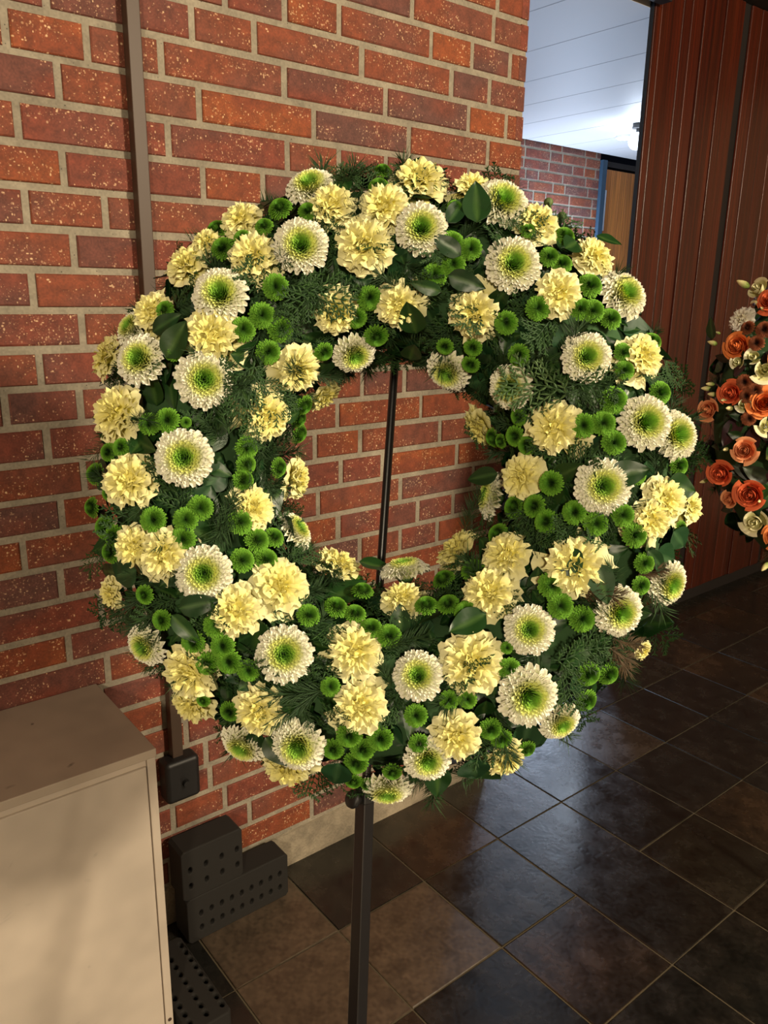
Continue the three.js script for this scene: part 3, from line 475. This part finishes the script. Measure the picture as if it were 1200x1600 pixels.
  for (const a of [[215,890,170,905,52,3],[650,520,640,470,60,1],[640,560,655,505,48,1],[700,430,755,450,56,0],[690,455,640,440,46,2],[745,350,740,300,62,1],[700,350,730,310,50,0],[405,1140,392,1180,50,0],[415,1150,440,1172,50,1],[530,1190,520,1228,56,3],[735,1185,745,1222,60,3],[685,1195,680,1232,58,1],[1040,755,1090,778,60,1],[1020,870,1070,880,60,3],[1010,860,1040,900,44,0],[950,745,1010,735,56,1],[280,950,330,940,60,0],[270,960,300,990,56,2],[440,655,470,640,44,2],[260,560,290,520,60,1],[240,520,280,500,52,0],[545,300,520,270,54,2],[720,400,690,380,50,0],[930,880,945,940,58,1],[780,740,735,750,56,0],[900,380,875,400,50,1],[560,880,600,900,56,1],[590,900,625,905,54,0],[930,370,950,385,40,1],[760,960,720,985,60,1],[880,860,905,905,52,3],[1050,830,1070,870,46,3]]) leaf(...a);
  const spray = (geo, x, y, x2, y2, len, name, out = 0.3) => { const h = W.hit(x, y), e = W.hit(x2, y2), d = e.pos.clone().sub(h.pos).normalize(), m = part(name, geo, sprigMat, wreath); m.scale.setScalar(len / FOCAL); m.position.copy(h.pos).addScaledVector(h.nor, -0.004); m.quaternion.copy(lay(d.addScaledVector(h.nor, out), h.nor.clone().addScaledVector(toEye(h.pos.clone().add(W.c)), 0.5).normalize())); };
  for (const [x, y, x2, y2, l, k] of [[450,450,540,465,100,0],[520,440,470,480,84,1],[545,300,530,265,70,2],[560,300,580,262,60,3],[640,300,620,262,64,0],[640,300,675,280,60,1],[900,620,810,600,110,4],[870,590,950,610,90,3],[800,330,790,350,40,2],[790,340,830,350,60,1],[395,560,380,620,90,0],[400,590,430,620,80,1],[410,640,390,680,60,2],[860,1030,930,1015,84,3],[880,1040,890,1075,70,1],[830,850,870,830,56,2],[440,470,450,510,60,3],[745,430,735,460,50,2],[460,880,500,850,60,0],[225,540,245,590,46,2],[1000,590,1055,575,64,0],[1040,560,1060,600,50,1],[660,1230,640,1205,40,3]]) spray(k === 4 ? PALE_SPRIG : SPRIGS[k], x, y, x2, y2, l, 'cypress_sprig');
  for (const [x, y, x2, y2, l] of [[240,960,180,1000,90],[250,985,200,1040,90],[230,930,175,960,80],[490,1090,450,1112,80],[505,1080,440,1085,90],[470,1100,480,1128,50],[360,680,350,600,100],[380,770,340,840,90],[340,840,360,790,80],[612,1075,600,1050,50],[720,830,740,790,80],[490,590,540,590,70],[640,570,690,580,60],[600,1010,640,1000,70]]) spray(NEEDLES[Math.floor(r() * 2)], x, y, x2, y2, l, 'needle_sprig', 0.12);
  for (const [x, y, x2, y2, l] of [[955,1015,1005,1040,62],[960,1000,1000,1005,58],[965,1025,985,1065,56],[900,920,950,930,70],[1000,900,1030,890,50]]) spray(HEATHER, x, y, x2, y2, l, 'heather_sprig', 0.3);
  // undergrowth that covers the foam all round, also at the back
  for (let i = 0; i < 240; i++) { const a = r() * 6.283, b = -0.9 + r() * (Math.PI + 1.8), q = W.angles(a, b, 0.086 + 0.014 * r()), m = part('leaf', LEAVES[Math.floor(r() * 4)], leafMat, wreath), t = r() * 6.283, d = q.tan.clone().multiplyScalar(Math.cos(t)).add(V3(0, 0, 0).crossVectors(q.nor, q.tan).multiplyScalar(Math.sin(t))); m.scale.setScalar(0.045 + 0.02 * r()); m.position.copy(q.pos); m.quaternion.copy(lay(d.addScaledVector(q.nor, 0.15 + 0.3 * r()), q.nor)); }
  for (let i = 0; i < 440; i++) { const a = r() * 6.283, b = -0.7 + r() * (Math.PI + 1.4), q = W.angles(a, b, 0.086 + 0.012 * r()), m = part(i % 2 ? 'cypress_sprig' : 'needle_sprig', i % 2 ? SPRIGS[(i >> 1) % 4] : NEEDLES[(i >> 1) % 2], sprigMat, wreath), t = r() * 6.283, d = q.tan.clone().multiplyScalar(Math.cos(t)).add(V3(0, 0, 0).crossVectors(q.nor, q.tan).multiplyScalar(Math.sin(t))); m.scale.setScalar(0.05 + 0.025 * r()); m.position.copy(q.pos); m.quaternion.copy(lay(d.addScaledVector(q.nor, 0.3 + 0.35 * r()), q.nor)); }
}

// short dense greenery pinned over the foam, too many leaves to count
function undergrowth(fr, n, seed, shapes, radius) {
  const r = rng(seed), gs = [], m = new THREE.Matrix4();
  for (let i = 0; i < n; i++) { const a = r() * 6.283, b = -1.2 + r() * (Math.PI + 2.4), q = fr.angles(a, b, radius + 0.012 * r()), t = r() * 6.283, d = q.tan.clone().multiplyScalar(Math.cos(t)).add(V3(0, 0, 0).crossVectors(q.nor, q.tan).multiplyScalar(Math.sin(t))), k = 0.026 + 0.018 * r(), g = shapes[Math.floor(r() * shapes.length)].clone(); g.applyMatrix4(m.compose(q.pos, lay(d.addScaledVector(q.nor, 0.1 + 0.5 * r()), q.nor), V3(k, k, k))); gs.push(g); }
  return mergeGeometries(gs);
}
part('undergrowth', undergrowth(W, 1300, 909, LEAVES, 0.086), leafMat, wreath).userData.kind = 'stuff';

// ------------------------------------------------------------------ stand of the wreath
function tubeBetween(a, b, half, square) { const L = a.distanceTo(b), g = square ? new RoundedBoxGeometry(half * 2, L, half * 2, 2, half * 0.2) : new THREE.CylinderGeometry(half, half, L, 20); g.applyQuaternion(new THREE.Quaternion().setFromUnitVectors(Yax, b.clone().sub(a).normalize())); const m = a.clone().add(b).multiplyScalar(0.5); g.translate(m.x, m.y, m.z); return g; }
{
  const hinge = at(570, 1250, 1.12), top = at(625, 450, 1.175), low = at(558, 1600, 1.09), dir = low.clone().sub(hinge).normalize(), foot = hinge.clone().addScaledVector(dir, (hinge.y - 0.012) / -dir.y);
  const s = thing('wreath_stand', 'black metal stand with a thin rod that holds the white and green wreath', 'stand', [foot.x, 0, foot.z]); const o = V3(foot.x, 0, foot.z), L = p => p.clone().sub(o);
  part('rod', tubeBetween(L(hinge), L(top), 0.006, false), blackSteel, s);
  part('post', tubeBetween(L(hinge), L(foot), 0.0098, true), blackSteel, s);
  part('sleeve', tubeBetween(L(hinge.clone().addScaledVector(dir, -0.03)), L(hinge.clone().addScaledVector(dir, 0.004)), 0.0105, true), blackPlastic, s);
  const k = at(549, 1249, 1.105), kd = k.clone().sub(hinge).normalize(), kg = new THREE.LatheGeometry([[0, 0], [0.006, 0], [0.006, 0.008], [0.011, 0.011], [0.0125, 0.016], [0.011, 0.021], [0, 0.022]].map(q => new THREE.Vector2(...q)), 20); kg.applyQuaternion(new THREE.Quaternion().setFromUnitVectors(Yax, kd)); const kp = hinge.clone().addScaledVector(kd, 0.006).sub(o); kg.translate(kp.x, kp.y, kp.z); part('clamp_knob', kg, blackPlastic, s);
  part('hook', tubeBetween(L(top.clone().addScaledVector(V3(0, -1, 0), 0.03)), W.c.clone().add(W.angles(Math.PI / 2, Math.PI * 1.5, 0.05).pos).sub(o), 0.004, false), blackSteel, s);
  part('foot_plate', rbox(-0.16, 0.16, 0, 0.012, -0.16, 0.16, 0.004), blackSteel, s);
}

// ------------------------------------------------------------------ second wreath, orange roses, at the right edge
const W2 = ringFrame(1450, 655, 1.6, 0.05, 0.315, 0.13, 1.0);
const roseWreath = thing('flower_wreath', 'dark wreath of orange roses, cream lisianthus and bronze button flowers', 'wreath', W2.c.toArray());
part('foam_ring', foamRing(W2, 0.09), foamMat, roseWreath);
{
  const r = rng(777);
  const put = (name, geo, mat, h, s, sink, turn) => { const n = h.nor.clone().addScaledVector(toEye(h.pos.clone().add(W2.c)), turn).add(V3((r() - 0.5) * 0.3, (r() - 0.5) * 0.3, (r() - 0.5) * 0.3)).normalize(), m = part(name, geo, mat, roseWreath); m.scale.setScalar(s); m.position.copy(h.pos).addScaledVector(n, -s * sink); m.quaternion.copy(facing(n, r() * 6.28)); return m; };
  const D = q => q / FOCAL * 1.55;
  for (const [x, y, q, v] of [[1152,540,21,0],[1141,614,19,1],[1194,630,24,0],[1163,704,21,2],[1125,740,20,1],[1172,773,23,1],[1106,640,19,2],[1204,470,20,1],[1140,780,15,2],[1225,560,22,0],[1230,720,22,1],[1215,840,21,0]]) put('orange_rose', ROSES[v], petalMat, W2.hit(x, y), D(q), 0.2, 0.45);
  for (const [x, y, q] of [[1158,498,22],[1240,640,22]]) put('white_carnation', WHITE_CARNATION, petalMat, W2.hit(x, y), D(q), 0.2, 0.3);
  for (const [x, y, q, v] of [[1184,452,19,0],[1178,558,16,1],[1153,566,14,1],[1163,632,15,1],[1196,578,19,0],[1200,665,16,0],[1180,815,21,0],[1222,800,18,1],[1225,450,18,0]]) put('cream_lisianthus', LISIANTHUS[v], petalMat, W2.hit(x, y), D(q), 0.2, 0.35);
  for (const [x, y, q, v] of [[1168,512,13,0],[1194,515,15,1],[1182,536,14,0],[1163,597,14,1],[1180,610,14,0],[1170,654,13,1],[1166,619,13,0],[1222,515,15,0],[1215,690,14,1]]) put('bronze_button_chrysanthemum', BRONZE[v], buttonMat, W2.hit(x, y), D(q), 0.1, 0.3);
  for (const [x, y, q] of [[1162,444,15],[1184,474,9],[1192,483,7],[1114,536,11],[1122,520,6],[1104,607,11],[1110,600,9],[1132,625,9],[1140,638,11],[1134,702,9],[1100,752,9],[1196,885,12],[1113,616,10],[1187,783,8]]) put('lisianthus_bud', CREAM_BUD, petalMat, W2.hit(x, y), D(q) * 1.25, 0.1, -0.2);
  { const h = W2.hit(1114, 530), m = part('leaf', LEAVES[0], leafMat, roseWreath); m.scale.setScalar(0.05); m.position.copy(h.pos); m.quaternion.copy(lay(V3(0, 1, 0).addScaledVector(W2.right, -0.3), h.nor.clone().add(toEye(h.pos.clone().add(W2.c))).normalize())); }
  // the rest of the ring, beyond the frame
  for (let i = 0; i < 54; i++) {
    const a = -2.35 + (i + r()) / 54 * 4.7, b = 0.25 + r() * 2.6, h = W2.angles(a, b, 0.13), k = r();
    if (k < 0.3) put('orange_rose', ROSES[Math.floor(r() * 3)], petalMat, h, 0.027, 0.2, 0.2);
    else if (k < 0.55) put('cream_lisianthus', LISIANTHUS[i % 2], petalMat, h, 0.022, 0.2, 0.2);
    else put('bronze_button_chrysanthemum', BRONZE[i % 2], buttonMat, h, 0.018, 0.1, 0.2);
  }
  for (let i = 0; i < 190; i++) { const a = r() * 6.283, b = -0.7 + r() * (Math.PI + 1.4), q = W2.angles(a, b, 0.09), m = part('leaf', i % 2 ? DARK_LEAVES[Math.floor(r() * 2)] : LEAVES[Math.floor(r() * 4)], leafMat, roseWreath), t = r() * 6.283, d = q.tan.clone().multiplyScalar(Math.cos(t)).add(V3(0, 0, 0).crossVectors(q.nor, q.tan).multiplyScalar(Math.sin(t))); m.scale.setScalar(0.05 + 0.025 * r()); m.position.copy(q.pos); m.quaternion.copy(lay(d.addScaledVector(q.nor, 0.2 + 0.5 * r()), q.nor)); }
  for (let i = 0; i < 70; i++) { const a = r() * 6.283, b = -0.5 + r() * (Math.PI + 1), q = W2.angles(a, b, 0.09), m = part('needle_sprig', i % 2 ? NEEDLES[0] : HEATHER, sprigMat, roseWreath), t = r() * 6.283, d = q.tan.clone().multiplyScalar(Math.cos(t)).add(V3(0, 0, 0).crossVectors(q.nor, q.tan).multiplyScalar(Math.sin(t))); m.scale.setScalar(0.06); m.position.copy(q.pos); m.quaternion.copy(lay(d.addScaledVector(q.nor, 0.5), q.nor)); }
  part('undergrowth', undergrowth(W2, 900, 919, [...LEAVES, ...DARK_LEAVES], 0.088), leafMat, roseWreath).userData.kind = 'stuff';
  // its stand
  const top = W2.c.clone().add(W2.toWorld(V3(0, 0.3, -0.13))), foot = V3(top.x, 0.012, top.z), o = V3(foot.x, 0, foot.z);
  const s = thing('wreath_stand', 'black metal stand behind the orange rose wreath', 'stand', o.toArray());
  part('post', tubeBetween(top.clone().sub(o), foot.clone().sub(o), 0.0092, true), blackSteel, s); part('foot_plate', rbox(-0.1, 0.1, 0, 0.012, -0.1, 0.1, 0.004), blackSteel, s);
}

// ------------------------------------------------------------------ white cabinet by the wall
{
  const X1 = 0.515, Z1 = -1.333, TOP = 0.7305, W0 = -0.12, zb = WALL_Z + 0.004;
  const c = thing('cabinet', 'low white painted cabinet with a stained top against the brick wall', 'cabinet', [0, 0, 0]);
  part('top', rbox(W0, X1, TOP - 0.019, TOP, zb, Z1 + 0.002, 0.002), cabTop, c);
  part('side_panel', rbox(X1 - 0.018, X1 - 0.001, 0.0, TOP - 0.02, zb, Z1 - 0.002, 0.0015), cabWhite, c);
  part('side_panel', rbox(W0, W0 + 0.017, 0.0, TOP - 0.02, zb, Z1 - 0.002, 0.0015), cabWhite, c);
  part('back_panel', box(W0 + 0.018, X1 - 0.019, 0.01, TOP - 0.02, zb, zb + 0.008), cabWhite, c);
  part('rail', rbox(W0 + 0.018, X1 - 0.019, TOP - 0.05, TOP - 0.0195, Z1 - 0.03, Z1 - 0.006, 0.001), cabWhite, c);
  const d = part('door', rbox(W0 + 0.019, X1 - 0.021, 0.02, TOP - 0.034, Z1 - 0.024, Z1 + 0.0005, 0.0025), cabWhite, c);
  part('plinth', box(W0 + 0.018, X1 - 0.019, 0.0, 0.018, Z1 - 0.04, Z1 - 0.03), cabWhite, c);
  part('screw', new THREE.CylinderGeometry(0.004, 0.004, 0.003, 12).rotateX(Math.PI / 2), std({ color: lin(0.05, 0.025, 0.015), roughness: 0.5 }), c, [X1 - 0.0095, onWall(265, 1594, Z1).y, Z1 - 0.002]);
}
// ------------------------------------------------------------------ brown post on the wall with its bracket
{
  const t = thing('wall_post', 'brown square metal tube running up the brick wall into a dark bracket', 'post', [0.686, 0.38, WALL_Z]);
  part('tube', rbox(-0.0135, 0.0135, 0.1, 2.6, 0.004, 0.03, 0.002), brownSteel, t);
  part('bracket', rbox(-0.042, 0.046, 0, 0.112, 0.001, 0.052, 0.012, 3), blackPlastic, t);
  part('clamp_screw', new THREE.CylinderGeometry(0.008, 0.009, 0.012, 14).rotateX(Math.PI / 2), blackPlastic, t, [0.005, 0.05, 0.056]);
}
// ------------------------------------------------------------------ dark perforated bricks on the floor
{
  const clay = std({ color: lin(0.013, 0.011, 0.009), roughness: 0.85 });
  function perforated(L, h, d, cols, rows, label, pos) {
    const t = thing('perforated_brick', label, 'brick', pos, 'dark perforated bricks behind the cabinet');
    const s = new THREE.Shape(); const e = 0.006; s.moveTo(e, 0); s.lineTo(L - e, 0); s.lineTo(L, e); s.lineTo(L, h - e); s.lineTo(L - e, h); s.lineTo(e, h); s.lineTo(0, h - e); s.lineTo(0, e);
    const y0 = h * (rows > 2 ? 0.1 : 0.26), y1 = h * (rows > 2 ? 0.9 : 0.6), hw = Math.min(0.0085, L / cols * 0.3), hh = Math.min(0.012, h * 0.1);
    for (let j = 0; j < rows; j++) for (let i = 0; i < cols; i++) { const x = L * 0.12 + (L * 0.8) * i / (cols - 1), y = rows > 1 ? y0 + (y1 - y0) * j / (rows - 1) : h / 2, p = new THREE.Path(); p.absellipse(x, y, hw, hh, 0, Math.PI * 2, true); s.holes.push(p); }
    part('body', new THREE.ExtrudeGeometry(s, { depth: d - 0.002, bevelEnabled: true, bevelSize: 0.003, bevelThickness: 0.003, bevelSegments: 2, curveSegments: 8 }), clay, t, [0, 0, 0]);
    return t;
  }
  perforated(0.285, 0.125, 0.07, 9, 2, 'long dark perforated brick lying on the floor under a shorter one', [0.66, 0.003, -1.64]);
  perforated(0.16, 0.135, 0.07, 4, 2, 'short dark perforated brick stacked on a longer one against the wall', [0.652, 0.134, -1.64]);
  perforated(0.095, 0.26, 0.055, 3, 9, 'dark perforated brick lying flat on the floor beside the cabinet', [0.53, 0.004, -1.29]).rotation.x = -Math.PI / 2;
}

renderer.render(scene, camera);
